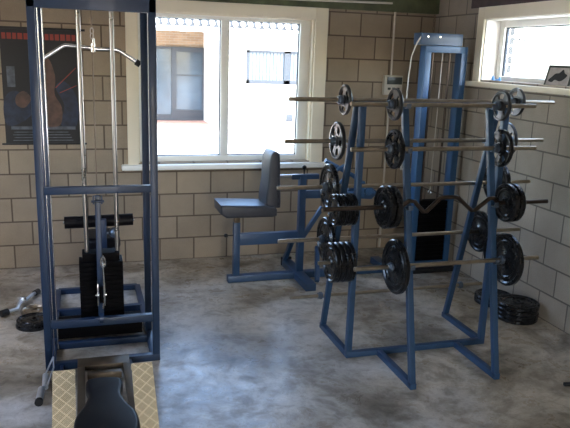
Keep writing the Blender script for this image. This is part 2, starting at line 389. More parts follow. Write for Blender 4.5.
# ------------------------------------------------------------------ things on the right sill
f = thing('picture_frame', (.04, -1.74, 1.655), 'small framed grey picture leaning on the right window sill', 'picture frame')
m = MB(); a0 = V((.02, -1.60, 1.657)); n_ = V((.05, -.21, 0)); u_ = V((.035, 0, .15))
m.prism([a0, a0 + n_, a0 + n_ + u_, a0 + u_], (.01, .002, -.002)); m.build('frame', 'display', f)
M['photo'] = simple('grey_photograph', (.36, .33, .31), .4, var=.25, scale=20)
q = a0 + V((-.001, 0, 0)); i0 = q + n_ * .08 + u_ * .10; i1 = q + n_ * .92 + u_ * .10; i2 = q + n_ * .92 + u_ * .9; i3 = q + n_ * .08 + u_ * .9
MB().prism([i0, i1, i2, i3], (-.0015, 0, 0)).build('photograph', 'photo', f)
def onp(a, b): return q + V((-.0024, 0, 0)) + n_ * a + u_ * b
m = MB()
m.prism([onp(*k) for k in spline([(.15, .30), (.30, .22), (.40, .34), (.58, .28), (.72, .36), (.82, .56), (.70, .66), (.62, .82), (.50, .66), (.36, .62), (.26, .48)], 4)], (-.001, 0, 0))
m.build('printed_machine', 'black', f)
m = MB(); m.box(.02, .09, -1.93, -1.85, 1.655, 1.665, .002); m.box(.05, .058, -1.93, -1.85, 1.665, 1.72, .002)
m.build('small_stand', 'black', label='small black stand beside the picture on the right sill', cat='stand')
m = MB()
for (y, r, h) in ((-.90, .011, .05), (-.93, .013, .022), (-.96, .012, .03), (-.99, .011, .042)):
    m.lathe([(0, .001), (0, r), (h * .6, r * 1.1), (h, r * .5), (h, .001)], Matrix.Translation((.07, y, 1.655)) @ Matrix.Rotation(-pi / 2, 4, 'Y'), 14, closed=False)
m.tube([(.07, -.89, 1.665), (.07, -1.0, 1.665)], .006, 8)
m.build('glass_trinket', 'trinket', label='little blue glass ornament on the left end of the right sill', cat='ornament')

# ------------------------------------------------------------------ outside
MB().box(-14, 12, .22, 24, -.1, -.02, 0).build('ground', 'paving', kind='structure')
MB().box(.22, 40, -20, .22, -.1, -.02, 0).build('ground', 'paving', kind='structure')
MB().box(-24, -5.2, -8.2, .22, -.1, -.02, 0).build('ground', 'paving', kind='structure')
MB().box(-14, .22, -24, -8.2, -.1, -.02, 0).build('ground', 'paving', kind='structure')
H = thing('neighbour_house', (0, 11, -.02), 'white brick house with tiled eaves and sliding door across the courtyard', 'house')
m = MB(); m.box(.02, 8, 10.0, 10.25, -.02, 2.36, 0); m.box(.02, .25, 10.25, 12.5, -.02, 2.36, 0); m.build('front_wall', 'ext_white', H)
m = MB(); m.box(-8, .30, 12.5, 12.75, 1.93, 2.5, 0); m.box(-8, -2.6, 12.5, 12.75, -.02, 1.93, 0); m.build('recess_wall', 'ext_orange', H)
MB().box(-8, .02, 10.5, 12.5, -.02, -.004, 0).build('porch_paving', 'brick_paving', H)
d = MB()
for x0, x1 in ((-2.6, -2.5), (-1.65, -1.55), (-.85, -.72), (-.02, .02 - .001)): d.box(x0, x1, 12.42, 12.5, 0, 1.93, 0)
d.box(-2.5, -.02, 12.42, 12.5, 1.86, 1.93, 0); d.box(-2.5, -.85, 12.42, 12.5, 0, .16, 0); d.box(-.85, -.02, 12.40, 12.5, 0, .28, 0); d.box(-.85, -.02, 12.40, 12.42, 1.80, 1.93, 0); d.box(-.72, -.02, 12.43, 12.47, 1.18, 1.21, 0)
dr = d.build('sliding_door', 'ext_frame', H)
for x0, x1 in ((-2.5, -1.65), (-1.55, -.85), (-.72, -.02)): MB().box(x0, x1, 12.46, 12.48, .16, 1.86, 0).build('door_pane', 'ext_pane', dr)
d = MB(); x0, x1, z0, z1 = .60, 2.6, 1.12, 1.90
d.box(x0, x0 + .07, 9.95, 10, z0, z1, 0); d.box(x1 - .05, x1, 9.95, 10, z0, z1, 0); d.box(x0, x1, 9.95, 10, z1 - .05, z1, 0); d.box(x0, x1, 9.95, 10, z0, z0 + .09, 0); d.box(1.53, 1.68, 9.95, 10, z0, z1, 0)
wn = d.build('house_window', 'ext_frame', H)
b_ = MB()
for k in range(21):
    xx = x0 + .08 + k * .085
    if not 1.45 < xx < 1.68: b_.box(xx, xx + .062, 9.975, 9.985, z0 + .09, z1 - .05, 0)
b_.build('vertical_blind', 'blind', wn); MB().box(x0 + .05, x1 - .05, 9.99, 9.999, z0 + .09, z1 - .05, 0).build('window_pane', 'ext_pane', wn)
MB().box(-8, 8, 9.60, 9.66, 2.30, 2.365, .01).build('gutter', 'gutter', H)
for k in range(14): MB().box(-3.5 + k * .5, -3.46 + k * .5, 9.585, 9.60, 2.25, 2.385, 0).build('gutter_bracket', 'tile', H)
MB().box(-8, 8, 9.62, 10.0, 2.265, 2.285, 0).build('soffit', 'cream', H)
m = MB(); m.prism([(-8, 9.7, 2.40), (-8, 13.5, 4.0), (-8, 13.5, 3.9), (-8, 9.7, 2.33)], (16, 0, 0)); m.build('roof_deck', 'tile', H)
m = MB()
for k in range(90):
    x = -8 + .1 + k * .177; m.tube([(x, 9.58, 2.445), (x, 13.5, 4.06)], .058, 10)
m.build('roof_tiles', 'gutter', H)
MB().box(-8, 8, 9.66, 9.70, 2.255, 2.54, 0).build('fascia', 'ext_frame', H)
m = MB(); m.prism([(.37, 9.7, -.02), (1.05, 9.7, -.02), (1.02, 9.98, .50), (.40, 9.98, .50)], (0, -.03, 0)); m.build('leaning_board', 'cream', label='pale board leaning against the white house wall outside', cat='board')
MB().box(1.62, 1.80, 9.94, 9.998, .22, .40, .01).build('vent_box', 'ext_frame', label='small square vent on the white house wall outside', cat='vent')
# right hand side outside: brick pier at the window and a distant hedge
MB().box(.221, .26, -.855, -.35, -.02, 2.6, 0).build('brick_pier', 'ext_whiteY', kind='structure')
m = MB()
for k in range(60):
    m.sphere((17 + random.uniform(-.4, .4), -8 + k * .32, .5 + random.uniform(-.1, .15)), .55, (1, 1, 1), 8)
m.build('garden_hedge', 'hedge', label='pale clipped hedge far outside the right window', cat='hedge')

# ------------------------------------------------------------------ weight plates
def plate_mesh(r, t, slots, mat, name):
    """iron disc, axis X, centred on the origin; raised rim and hub, optional slots through the web"""
    mb = MB(); h = t / 2; w = t * .22
    rr = r * .84; rh = max(.030, r * .30)
    if slots:
        mb.lathe([(-h * .8, r - .004), (-h * .5, r), (h * .5, r), (h * .8, r - .004), (h * .8, r - .014 * r / .1), (w, rr), (-w, rr), (-h * .8, r - .014 * r / .1)], n=48)
        mb.lathe([(-h, .0155), (-h, rh * .8), (-w, rh), (w, rh), (h, rh * .8), (h, .0155)], n=32)
        n = 60; per = n // slots
        for k in range(n):
            a0, a1 = 2 * pi * k / n, 2 * pi * (k + 1) / n
            spans = ((rh * .97, rh + (rr - rh) * .22), (rh + (rr - rh) * .86, rr * 1.01)) if (k % per) < per * .46 else ((rh * .97, rr * 1.01),)
            for ra, rb in spans:
                q = [V((-w, math.cos(a) * R_, math.sin(a) * R_)) for a, R_ in ((a0, ra), (a1, ra), (a1, rb), (a0, rb))]
                mb.prism(q, (2 * w, 0, 0))
    else:
        prof = [(-h, .0155), (-h, rh * .75), (-h * .55, rh), (-h * .45, r * .62), (-h * .8, r * .66), (-h * .8, r * .72), (-h * .45, r * .76), (-h * .5, rr), (-h, r * .90), (-h, r - .006), (-h * .6, r), (h * .6, r), (h, r - .006), (h, r * .90), (h * .5, rr), (h * .45, r * .76), (h * .8, r * .72), (h * .8, r * .66), (h * .45, r * .62), (h * .55, rh), (h, rh * .75), (h, .0155)]
        mb.lathe(prof, n=56)
    bmesh.ops.recalc_face_normals(mb.bm, faces=mb.bm.faces)
    me = bpy.data.meshes.new(name); mb.bm.to_mesh(me); mb.bm.free(); me.materials.append(M[mat])
    try: me.set_sharp_from_angle(angle=math.radians(32))
    except Exception: pass
    return me
PM = {}
def plate(x, y, z, r, t, slots, mat, label, group=None, axis='X', spin=0.0, cat='weight plate'):
    k = (r, t, slots, mat)
    if k not in PM: PM[k] = plate_mesh(r, t, slots, mat, 'weight_plate')
    o = bpy.data.objects.new('weight_plate', PM[k]); COL.objects.link(o); o.location = (x, y, z)
    o.rotation_euler = (spin, 0, 0) if axis == 'X' else (0, pi / 2, spin)
    tag(o, label, cat, group); return o

# ------------------------------------------------------------------ barbell rack
RK = thing('barbell_rack', (-1.16, -2.2, 0), 'blue steel A-frame barbell rack standing on the concrete floor', 'rack')
S = .036
XL, XR, XFL, XFR, YC = -1.635, -.690, -1.430, -.885, -2.2
def RY(z): return -1.74 - .38 * z / 1.55
def FY(z): return -2.66 + .34 * z / 1.55
for x in (XL, XR):
    MB().beam((x, RY(0), .012), (x, RY(1.555), 1.555), S, .03, up=(0, 1, 0)).build('rear_leg', 'blue', RK)
    MB().beam((x, YC, S), (x, YC, 1.555), S, S, up=(0, 1, 0)).build('upright', 'blue', RK)
    MB().beam((x, YC + S / 2, .018), (x, RY(0) + .02, .018), S, S).build('base_foot', 'blue', RK)
for x in (XFL, XFR):
    MB().beam((x, FY(0), .012), (x, FY(1.555), 1.555), S, .03, up=(0, 1, 0)).build('front_leg', 'blue', RK)
    MB().beam((x, YC - S / 2, .018), (x, FY(0) - .02, .018), S, S).build('base_foot', 'blue', RK)
MB().beam((XL - S / 2, YC, .018), (XR + S / 2, YC, .018), S, S).build('base_crossbar', 'blue', RK)
MB().beam((XL, YC, 1.565), (XR, YC, 1.565), .03, .02).build('top_crossbar', 'blue', RK)
for x, y0, y1 in ((XL, YC, -2.11), (XR, YC, -2.11), (XFL, YC, -2.33), (XFR, YC, -2.33)):
    MB().beam((x, y0, 1.562), (x, y1, 1.562), .03, .016).build('top_brace', 'blue', RK)
def hook(x, y, z, sgn):
    """small steel saddle that cradles a bar whose axis is at (y,z)"""
    m = MB(); yl = (RY(z) if sgn > 0 else FY(z))
    m.beam((x, yl + sgn * .008, z - .019), (x, y + sgn * .020, z - .019), .026, .006, bev=.001)
    m.beam((x, y + sgn * .020, z - .021), (x, y + sgn * .020, z + .006), .026, .006, up=(0, 1, 0), bev=.001)
    m.build('hook', 'collar', RK)
RB = [(1.575, -2.043, -.262, .0885, 3, 'grey_iron'), (1.327, -2.040, -.264, .114, 5, 'grey_iron'), (1.035, -2.059, -.272, .143, 0, 'iron'), (.675, -2.015, -.241, .144, 0, 'iron')]
lev = ['topmost', 'second', 'third', 'fourth']
R_ = .0125
def barbell(y, z, x0, x1, cx, name_label, mat='bar', inner=(XL, XR)):
    t = thing('barbell', ((x0 + x1) / 2, y, z), name_label, 'barbell', 'barbells on the rack')
    MB().tube([(x0, y, z), (x0 + .002, y, z), (x1 - .002, y, z), (x1, y, z)], [R_ - .002, R_, R_, R_ - .002], 18).build('bar', mat, t)
    for c in cx:
        MB().lathe([(-.016, R_), (-.016, .021), (-.006, .021), (-.004, .026), (.010, .026), (.012, .020), (.016, .019), (.016, R_)], Matrix.Translation((c, y, z)), 18).build('collar', 'collar', t)
    return t
for i, (z, x0, x1, r, sl, mt) in enumerate(RB):
    y = RY(z) + .034; th = .026 if r < .1 else .030
    pl, pr = [-1.702, -1.712, -1.722, -1.693][i], [-.545, -.545, -.530, -.565][i]
    barbell(y, z, x0, x1, (pl - th / 2 - .017, pl + th / 2 + .017, pr - th / 2 - .017, pr + th / 2 + .017) if i < 2 else (pl - th / 2 - .017, pr + th / 2 + .017),
            f'long steel barbell on the {lev[i]} rear level of the rack', 'bar')
    sz = ['small grey', 'grey', 'large black', 'large black'][i]
    plate(pl, y, z, r, th, sl, mt, f'{sz} weight plate at the left end of the {lev[i]} rear barbell', spin=.4 * i)
    plate(pr, y, z, r, th, sl, mt, f'{sz} weight plate at the right end of the {lev[i]} rear barbell', spin=.7 + .4 * i)
    for x in (XL, XR): hook(x, y, z, 1)
z = .25; y = RY(z) + .034
barbell(y, z, -1.889, -.43, (-1.676, -.607), 'bare barbell without plates on the lowest rear level of the rack', 'bar')
for x in (XL, XR): hook(x, y, z, 1)
FB = [(1.570, -1.770, -.592, .0885, 3, 'grey_iron', 'iron'), (1.329, -1.777, -.599, .110, 5, 'grey_iron', 'iron'), (.693, -1.778, -.597, .154, 0, 'iron', 'iron')]
flev = ['topmost', 'second', 'lowest']
for i, (z, x0, x1, r, sl, mt, _) in enumerate(FB):
    y = FY(z) - .034; th = .026 if r < .1 else .030
    pl, pr = [-1.508, -1.516, -1.528][i], [-.826, -.835, -.815][i]
    barbell(y, z, x0, x1, (pl - th / 2 - .017, pr - th / 2 - .017), f'short steel barbell on the {flev[i]} front level of the rack', 'bar')
    sz = ['small', 'medium', 'very large'][i]
    plate(pl, y, z, r, th, sl, 'iron' if i else 'grey_iron', f'{sz} dark weight plate at the left end of the {flev[i]} front barbell', spin=.2 + .5 * i)
    plate(pr, y, z, r, th, sl, 'iron' if i else 'grey_iron', f'{sz} dark weight plate at the right end of the {flev[i]} front barbell', spin=.9 + .5 * i)
    for x in (XFL, XFR): hook(x, y, z, -1)
# cambered curl bar on the third front level
z = 1.018; y = FY(z) - .034
EZ = [(-1.942, z), (-1.50, z), (-1.478, z + .004), (-1.438, z + .030), (-1.405, z + .026), (-1.345, z - .034), (-1.325, z - .034), (-1.245, z + .040), (-1.222, z + .044), (-1.152, z + .044), (-1.130, z + .040), (-1.035, z - .038), (-1.012, z - .038), (-.925, z + .028), (-.895, z + .030), (-.868, z + .006), (-.85, z), (-.524, z)]
t = thing('curl_bar', (-1.23, y, z), 'dark cambered curl bar with bent grips on the front of the rack', 'curl bar')
MB().tube([(a, y, b) for a, b in EZ], .0125, 16).build('bar', 'bar_dark', t)
MB().lathe([(-.014, R_), (-.014, .024), (.014, .024), (.014, R_)], Matrix.Translation((-.732, y, z)), 18).build('collar', 'collar', t)
for j, x in enumerate((-1.585, -1.545)): plate(x, y, z, .119, .032, 0, 'iron', ['outer', 'inner'][j] + ' black weight plate on the left end of the curl bar')
for j, x in enumerate((-.806, -.766)): plate(x, y, z, .113, .034, 0, 'iron', ['inner', 'outer'][j] + ' black weight plate on the right end of the curl bar')
for x in (XFL - .005, XFR): hook(x, y, z + (.0), -1)
# storage pegs on the central uprights with spare plates
def peg(x0, x1, z): MB().tube([(x0, YC, z), (x1, YC, z)], .012, 14).build('storage_peg', 'bar', RK)
peg(XL - .018, -1.852, .945); peg(XL - .018, -1.860, .625); peg(XR + .018, -.50, .945); peg(XR + .018, -.50, .625)
for k in range(6): plate(-1.666 - .0215 * k, YC, .945, .094, .021, 0, 'iron', 'one of six black spare plates packed on the upper left peg of the rack', 'spare plates on the upper left peg', spin=.3 * k)
for k in range(4): plate(-1.674 - .034 * k, YC, .625, .121, .031, 0, 'iron', 'one of four black spare plates packed on the lower left peg of the rack', 'spare plates on the lower left peg', spin=.3 * k)
for k in range(3): plate(-.655 + .032 * k, YC, .945, .094, .029, 0, 'iron', 'one of three black spare plates on the upper right peg of the rack', 'spare plates on the upper right peg')
for k in range(3): plate(-.650 + .036 * k, YC, .625, .121, .032, 0, 'iron', 'one of three black spare plates on the lower right peg of the rack', 'spare plates on the lower right peg')

# plates lying on the floor
for k in range(4):
    plate(-.176 + .004 * (k % 2), -1.865, .016 + .0325 * k, .15, .032, 0, 'iron', ['bottom', 'second lowest', 'second highest', 'top'][k] + ' black plate of the floor stack of four by the right wall', axis='Z', spin=k)
for k in range(2):
    plate(-.155, -1.545, .016 + .0325 * k, .145, .032, 0, 'iron', ['lower', 'upper'][k] + ' black plate of the low floor pair behind the taller stack by the right wall', axis='Z', spin=k)
for k in range(2):
    plate(-3.528 + .006 * k, -1.29, .014 + .028 * k, .110, .027, 0, 'iron', ['bottom', 'top'][k] + ' black plate of the small floor stack left of the lat tower', axis='Z', spin=k)
o = plate(-3.53, -1.05, .014, .095, .026, 0, 'bar', 'single bright steel plate lying on the floor behind the small black stack', axis='Z')

# ------------------------------------------------------------------ lat pulldown and rowing tower
TW = thing('cable_tower', (-3.09, -1.8, 0), 'tall blue lat pulldown and rowing cable tower at left', 'cable machine')
X0, X1, YF, YR, HT = -3.418, -2.768, -1.99, -1.60, 2.16
for x in (X0 + .02, X1 - .02):
    MB().beam((x, YF + .02, .04), (x, YF + .02, HT), .04, .04, up=(0, 1, 0)).build('front_post', 'blue_shaded', TW)
    MB().beam((x + (.012 if x < -3 else -.012), YR, .04), (x + (.012 if x < -3 else -.012), YR, HT), .04, .04, up=(0, 1, 0)).build('rear_post', 'blue_shaded', TW)
    MB().box(x - .02 + (.012 if x < -3 else -.012), x + .02 + (.012 if x < -3 else -.012), YF + .04, -.70, 0, .04).build('base_rail', 'blue_shaded', TW)
    MB().box(x - .02, x + .02, YF + .04, YR - .02, HT - .05, HT - .01).build('top_rail', 'blue_shaded', TW)
for y0, z0, z1, nm in ((YF, 0, .042, 'base_crossbar'), (-1.71, 0, .04, 'base_crossbar'), (-1.16, .0, .045, 'base_crossbar'), (-.72, 0, .04, 'base_crossbar')):
    MB().box(X0 + (.0 if y0 == YF else .035), X1 - (.0 if y0 == YF else .035), y0, y0 + .04, z0, z1).build(nm, 'blue_shaded', TW)
MB().box(X0, X1, YF, YF + .04, HT - .15, HT + .02).build('top_beam', 'blue_shaded', TW)
MB().box(X0 + .01, X1 - .01, YR - .02, YR + .02, HT - .11, HT + .02).build('top_beam', 'blue_shaded', TW)
MB().box(X0 + .04, X1 - .04, -1.78, -1.70, 2.03, 2.07).build('rod_bracket', 'blue_shaded', TW)
MB().box(X0 + .04, X1 - .04, YF, YF + .04, 1.035, 1.075).build('crossbar', 'blue_shaded', TW)
MB().box(X0 + .04, X1 - .04, YF, YF + .04, .255, .298).build('crossbar', 'blue_shaded', TW)
MB().box(X0 + .06, X1 - .075, -1.655, -1.46, .045, .12).build('black_slab', 'stack', TW)  # plain black slab low behind the front crossbar
for x in (-3.168, -2.990):
    MB().tube([(x, -1.74, .13), (x, -1.74, 2.04)], .0125, 16).build('guide_rod', 'rod', TW)
for x in (-3.374, -3.357):  # added chrome tubes imitating light streaks beside the left posts
    MB().tube([(x + .004, -1.90 + (x + 3.372) * 6, .05), (x + .004, -1.90 + (x + 3.372) * 6, 2.05)], .0032, 10).build('streak_tube', 'chrome', TW)
st = MB(); z = .145; k = 0
while z < .555:
    st.box(-3.215, -2.962, -1.80, -1.66, z, z + .0265, .0015); z += .029; k += 1
ws = st.build('weight_stack', 'stack', TW)
m = MB(); m.box(-3.195, -2.98, -1.785, -1.675, z, z + .05, .004); m.build('stack_head', 'stack', TW)
# low pulley column hanging on the front crossbars
MB().box(-3.116, -3.086, YF - .028, YF - .001, .30, 1.03).build('pulley_column', 'blue_shaded', TW)
m = MB()
for dx in (-.022, .022): m.box(-3.101 + dx - .004, -3.101 + dx + .004, YF - .036, YF - .006, .985, 1.028, .001)
m.tube([(-3.135, YF - .034, 1.0), (-3.067, YF - .034, 1.0)], .007, 10); m.build('column_bracket', 'blue_shaded', TW)
# low pulley : wheel, cheeks, bolt
m = MB(); Mx = Matrix.Translation((-3.099, YF - .085, .475))
m.lathe([(-.010, .010), (-.010, .052), (-.003, .045), (.003, .045), (.010, .052), (.010, .010)], Mx, 28); pw_ = m.build('pulley_wheel', 'stack', TW)
for dx in (-.018, .018):
    MB().box(-3.099 + dx - .003, -3.099 + dx + .003, YF - .115, YF - .028, .42, .55, .001).build('pulley_cheek', 'chrome', pw_)
m = MB(); m.tube([(-3.128, YF - .085, .475), (-3.07, YF - .085, .475)], .008, 10); m.build('pulley_bolt', 'chrome', pw_)
m = MB(); m.lathe([(-.012, .004), (-.012, .032), (.012, .032), (.012, .004)], Matrix.Translation((-3.10, YF - .02, .31)), 20)
m.tube([(-3.135, YF - .02, .31), (-3.065, YF - .02, .31)], .007, 10); m.build('lower_pulley', 'blue_shaded', TW)
MB().tube([(-3.09, YF - .10, .40), (-3.085, YF - .14, .50), (-3.083, YF - .13, .58), (-3.084, YF - .05, .65), (-3.082, YF - .035, .69)], .004, 8).build('cable', 'chrome', TW)
m = MB(); pts = []
for j in range(13): a = 2 * pi * j / 12; pts.append((-3.083 + .012 * math.cos(a), YF - .05, .655 + .032 * math.sin(a)))
m.tube(pts, .004, 8, caps=False); m.build('carabiner', 'chrome', TW)
# high cable
MB().tube([(-3.093, -1.46, 2.16), (-3.093, -1.46, 1.00), (-3.098, -1.60, .62)], .004, 8).build('cable', 'cable', TW)
# rowing bench in front
MB().box(-3.242, -2.952, -2.10, YF - .001, .035, .062, .002).build('bench_plate', 'brown_steel', TW)
for x in (-3.222, -2.972): MB().box(x - .020, x + .020, -3.62, -2.10, .02, .062, .002).build('bench_rail', 'brown_steel', TW)
MB().box(-3.19, -3.004, -2.20, -2.16, .02, .058, .002).build('bench_crossbar', 'brown_steel', TW)
MB().box(-3.16, -3.05, -3.30, -3.08, .03, .315, .003).build('seat_post', 'blue_shaded', TW)
MB().box(-3.202, -2.992, -3.24, -3.14, .01, .06, .003).build('bench_crossbar', 'brown_steel', TW)
# seat cushion : waisted outline, padded top
def cushion(outline, z0, z1, bev):
    m = MB(); m.prism([(q[0], q[1], z0) for q in outline], (0, 0, z1 - z0), bev, 5); return m
cx = -3.115
out = spline([(cx - .060, -2.825), (cx + .062, -2.835), (cx + .080, -2.90), (cx + .070, -2.98), (cx + .088, -3.07), (cx + .122, -3.16), (cx + .124, -3.27), (cx + .085, -3.34), (cx - .085, -3.34), (cx - .124, -3.26), (cx - .122, -3.15), (cx - .088, -3.06), (cx - .070, -2.97), (cx - .080, -2.89)], 5)
out = [V((q[0], q[1] - .035)) for q in out]
cushion(out, .315, .372, .018).build('seat_cushion', 'vinyl', TW)
# sloping tread plates for the feet
def footplate(xa, xb):
    path = [(-2.435, .185), (-2.445, .218), (-2.475, .232), (-2.505, .220), (-2.86, .012)]
    n = len(path); bm = bmesh.new(); uv = None
    t = .006; top = []; bot = []; dist = [0]
    for i in range(n):
        a = path[max(i - 1, 0)]; b = path[min(i + 1, n - 1)]; d = V((b[0] - a[0], b[1] - a[1])).normalized(); nn = V((-d[1], d[0]))
        p_ = V(path[i]); q_ = p_ + nn * t
        top.append([bm.verts.new((x, p_[0], p_[1])) for x in (xa, xb)]); bot.append([bm.verts.new((x, q_[0], q_[1])) for x in (xa, xb)])
        if i: dist.append(dist[-1] + (V(path[i]) - V(path[i - 1])).length)
    uv = bm.loops.layers.uv.new('UVMap')
    for i in range(n - 1):
        f = bm.faces.new((top[i][0], top[i][1], top[i + 1][1], top[i + 1][0]))
        for l, (uu, vv) in zip(f.loops, ((0, dist[i]), (xb - xa, dist[i]), (xb - xa, dist[i + 1]), (0, dist[i + 1]))): l[uv].uv = (uu, vv)
        bm.faces.new((bot[i][1], bot[i][0], bot[i + 1][0], bot[i + 1][1]))
        bm.faces.new((top[i][0], top[i + 1][0], bot[i + 1][0], bot[i][0])); bm.faces.new((top[i][1], bot[i][1], bot[i + 1][1], top[i + 1][1]))
    bm.faces.new((top[0][0], bot[0][0], bot[0][1], top[0][1])); bm.faces.new((top[-1][0], top[-1][1], bot[-1][1], bot[-1][0]))
    mb = MB(); mb.bm.free(); mb.bm = bm
    fp = mb.build('footplate', 'tread', TW)
    m = MB(); m.beam(((xa + xb) / 2 - .03, -2.47, .218), ((xa + xb) / 2 - .03, -2.47, .02), .02, .02, up=(0, 1, 0)); m.beam(((xa + xb) / 2 - .03, -2.47, .02), ((xa + xb) / 2 - .03, YF, .02), .02, .02)
    m.build('footplate_support', 'blue_shaded', TW)
footplate(-3.354, -3.246); footplate(-2.968, -2.862)

# lat seat behind the tower
MB().box(-3.075, -3.035, -1.12, -.73, .0, .045).build('seat_base', 'blue_shaded', TW)
MB().box(-3.085, -3.025, -.98, -.92, .045, .44).build('seat_post', 'blue_shaded', TW)
out = spline([(-3.16, -1.10), (-2.96, -1.10), (-2.94, -.95), (-2.96, -.80), (-3.16, -.80), (-3.18, -.95)], 5)
cushion(out, .44, .53, .03).build('seat_cushion', 'vinyl', TW)
MB().box(-3.15, -2.97, -1.04, -.84, .425, .44).build('seat_board', 'cream', TW)
MB().box(-3.085, -3.035, -1.24, -1.20, .045, .70).build('knee_post', 'blue_shaded', TW)
kr = MB().tube([(-3.312, -1.17, .672), (-2.849, -1.17, .679)], .012, 12).build('roller_tube', 'chrome', TW)
MB().tube([(-3.305, -1.17, .672), (-3.092, -1.17, .675)], .041, 20).build('foam_roller', 'vinyl', kr); MB().tube([(-3.066, -1.17, .676), (-2.856, -1.17, .679)], .041, 20).build('foam_roller', 'vinyl', kr)
m = MB(); m.sphere((-2.985, -1.20, .60), .036); m.tube([(-3.04, -1.20, .60), (-2.985, -1.20, .60)], .012, 10); m.build('adjusting_knob', 'collar', TW)

# lat bar on its cable
LB = thing('lat_bar', (-3.09, -1.46, 1.84), 'long angled chrome lat pulldown bar hanging on the tower cable', 'pulldown bar')
zb = 1.826; yb = -1.46
lb_ = MB().tube([(-3.405, yb - .0, zb - .105), (-3.385, yb, zb - .085), (-3.262, yb, zb - .002), (-3.245, yb, zb + .004), (-3.11, yb, zb - .006), (-3.06, yb, zb - .012), (-2.955, yb, zb - .012), (-2.935, yb, zb - .017), (-2.83, yb, zb - .085)], .0115, 16).build('bar', 'chrome', LB)
MB().tube([(-2.838, yb, zb - .080), (-2.812, yb, zb - .097)], .019, 16).build('end_cap', 'black', lb_)
MB().tube([(-3.402, yb, zb - .101), (-3.425, yb, zb - .117)], .019, 16).build('end_cap', 'black', lb_)
m = MB(); m.tube([(-3.088, yb, zb - .03), (-3.088, yb, zb + .02)], .014, 14); m.tube([(-3.085, yb, zb + .015), (-3.085, yb, zb + .05)], .008, 10)
m.build('swivel', 'chrome', LB)
m = MB()
for zz in (.062, .092):
    pts = [(-3.092 + .010 * math.cos(2 * pi * j / 10), yb - .008, zb + zz + .017 * math.sin(2 * pi * j / 10)) for j in range(11)]
    m.tube(pts, .0035, 7, caps=False)
m.build('chain_link', 'rod', LB)

# row handle resting against the left footplate
HD = thing('row_handle', (-3.37, -2.1, 0), 'chrome double grip row handle lying beside the left tread plate', 'handle')
MB().tube([(-3.372, -2.03, .105), (-3.415, -2.13, .045), (-3.418, -2.15, .04)], .005, 8).build('link_rod', 'chrome_glint', HD)
MB().tube([(-3.372, -2.03, .105), (-3.368, -2.10, .075), (-3.400, -2.24, .03)], .005, 8).build('link_rod', 'chrome_glint', HD)
MB().tube([(-3.412, -2.11, .036), (-3.410, -2.235, .026)], .017, 14).build('grip', 'chrome_glint', HD)
MB().tube([(-3.428, -2.25, .026), (-3.434, -2.375, .022)], .019, 16).build('grip', 'chrome_glint', HD)
MB().tube([(-3.434, -2.37, .022), (-3.435, -2.39, .022)], .021, 16).build('grip_cap', 'black', HD)
MB().tube([(-3.410, -2.225, .026), (-3.430, -2.26, .026)], .008, 10).build('grip_joint', 'chrome_glint', HD)

# curl bar on the floor at left
CB = thing('curl_bar', (-3.65, -.95, 0), 'chrome cambered curl bar lying on the floor against the lat tower', 'curl bar')
zz = .03
cb_ = MB().tube([(-3.72, -1.085, zz), (-3.68, -1.05, zz), (-3.650, -1.03, zz), (-3.642, -.96, zz + .01), (-3.628, -.88, zz + .01), (-3.60, -.85, zz), (-3.57, -.76, zz), (-3.545, -.72, zz)], .013, 14).build('bar', 'chrome_glint', CB)
MB().tube([(-3.745, -1.105, zz), (-3.705, -1.072, zz)], .024, 16).build('end_cap', 'black', cb_)
MB().tube([(-3.55, -.73, zz), (-3.528, -.69, zz)], .022, 16).build('end_cap', 'black', cb_)
m = MB(); m.lathe([(-.012, .013), (-.012, .028), (.012, .028), (.012, .013)], Matrix.Translation((-3.628, -.88, zz + .01)) @ Matrix.Rotation(1.2, 4, 'Z'), 16); m.build('collar', 'chrome', CB)

# ------------------------------------------------------------------ tower in the corner
T2 = thing('corner_pulley_tower', (-.26, -.6, 0), 'tall narrow blue pulley tower standing in the back right corner', 'cable machine')
A0, A1, YA, YB = -.455, -.065, -.70, -.60
for x0, x1 in ((A0, A0 + .055), (A1 - .055, A1)): MB().box(x0, x1, YA, YB, .03, 1.925, .004).build('post', 'blue_lit', T2)
MB().box(A0, A1, YA - .001, YB, 1.875, 1.93, .004).build('top_beam', 'blue_lit', T2)
m = MB(); m.box(A0 - .055, A1 - .06, YA - .01, YB + .02, 1.933, 2.03, .004); m.build('pulley_housing', 'blue', T2)
m = MB()
for x in (-.45, -.34): m.tube([(x, YA - .016, 2.0), (x, YA - .008, 2.0)], .007, 10)
m.build('bolt', 'chrome', T2)
for x in (-.365, -.205): MB().tube([(x, -.655, .1), (x, -.655, 1.88)], .010, 14).build('guide_rod', 'bar_dark', T2)
st = MB(); z = .085
while z < .60: st.box(A0 + .062, A1 - .062, -.70, -.605, z, z + .033, .0015); z += .036
st.build('weight_stack', 'stack', T2)
MB().box(A0 - .02, A1 + .02, -.80, -.50, 0, .035, .004).build('base_plate', 'black', T2)
MB().box(A0 + .056, A1 - .056, YA, YB, .035, .08, .003).build('base_crossbar', 'blue_lit', T2)
MB().tube([(-.285, -.675, 1.88), (-.295, -.675, .72)], .004, 8).build('cable', 'conduit', T2)
m = MB(); m.tube([(-.296 + .014 * math.cos(2 * pi * j / 12), -.675, .70 + .018 * math.sin(2 * pi * j / 12)) for j in range(13)], .004, 7, caps=False); m.build('cable_ring', 'chrome', T2)
MB().tube([(A0 - .05, -.70, 2.0), (A0 - .085, -.70, 1.95), (A0 - .12, -.69, 1.84), (A0 - .135, -.69, 1.65), (A0 - .14, -.69, 1.3), (A0 - .14, -.69, .9)], .006, 10).build('loose_cable', 'conduit', T2)

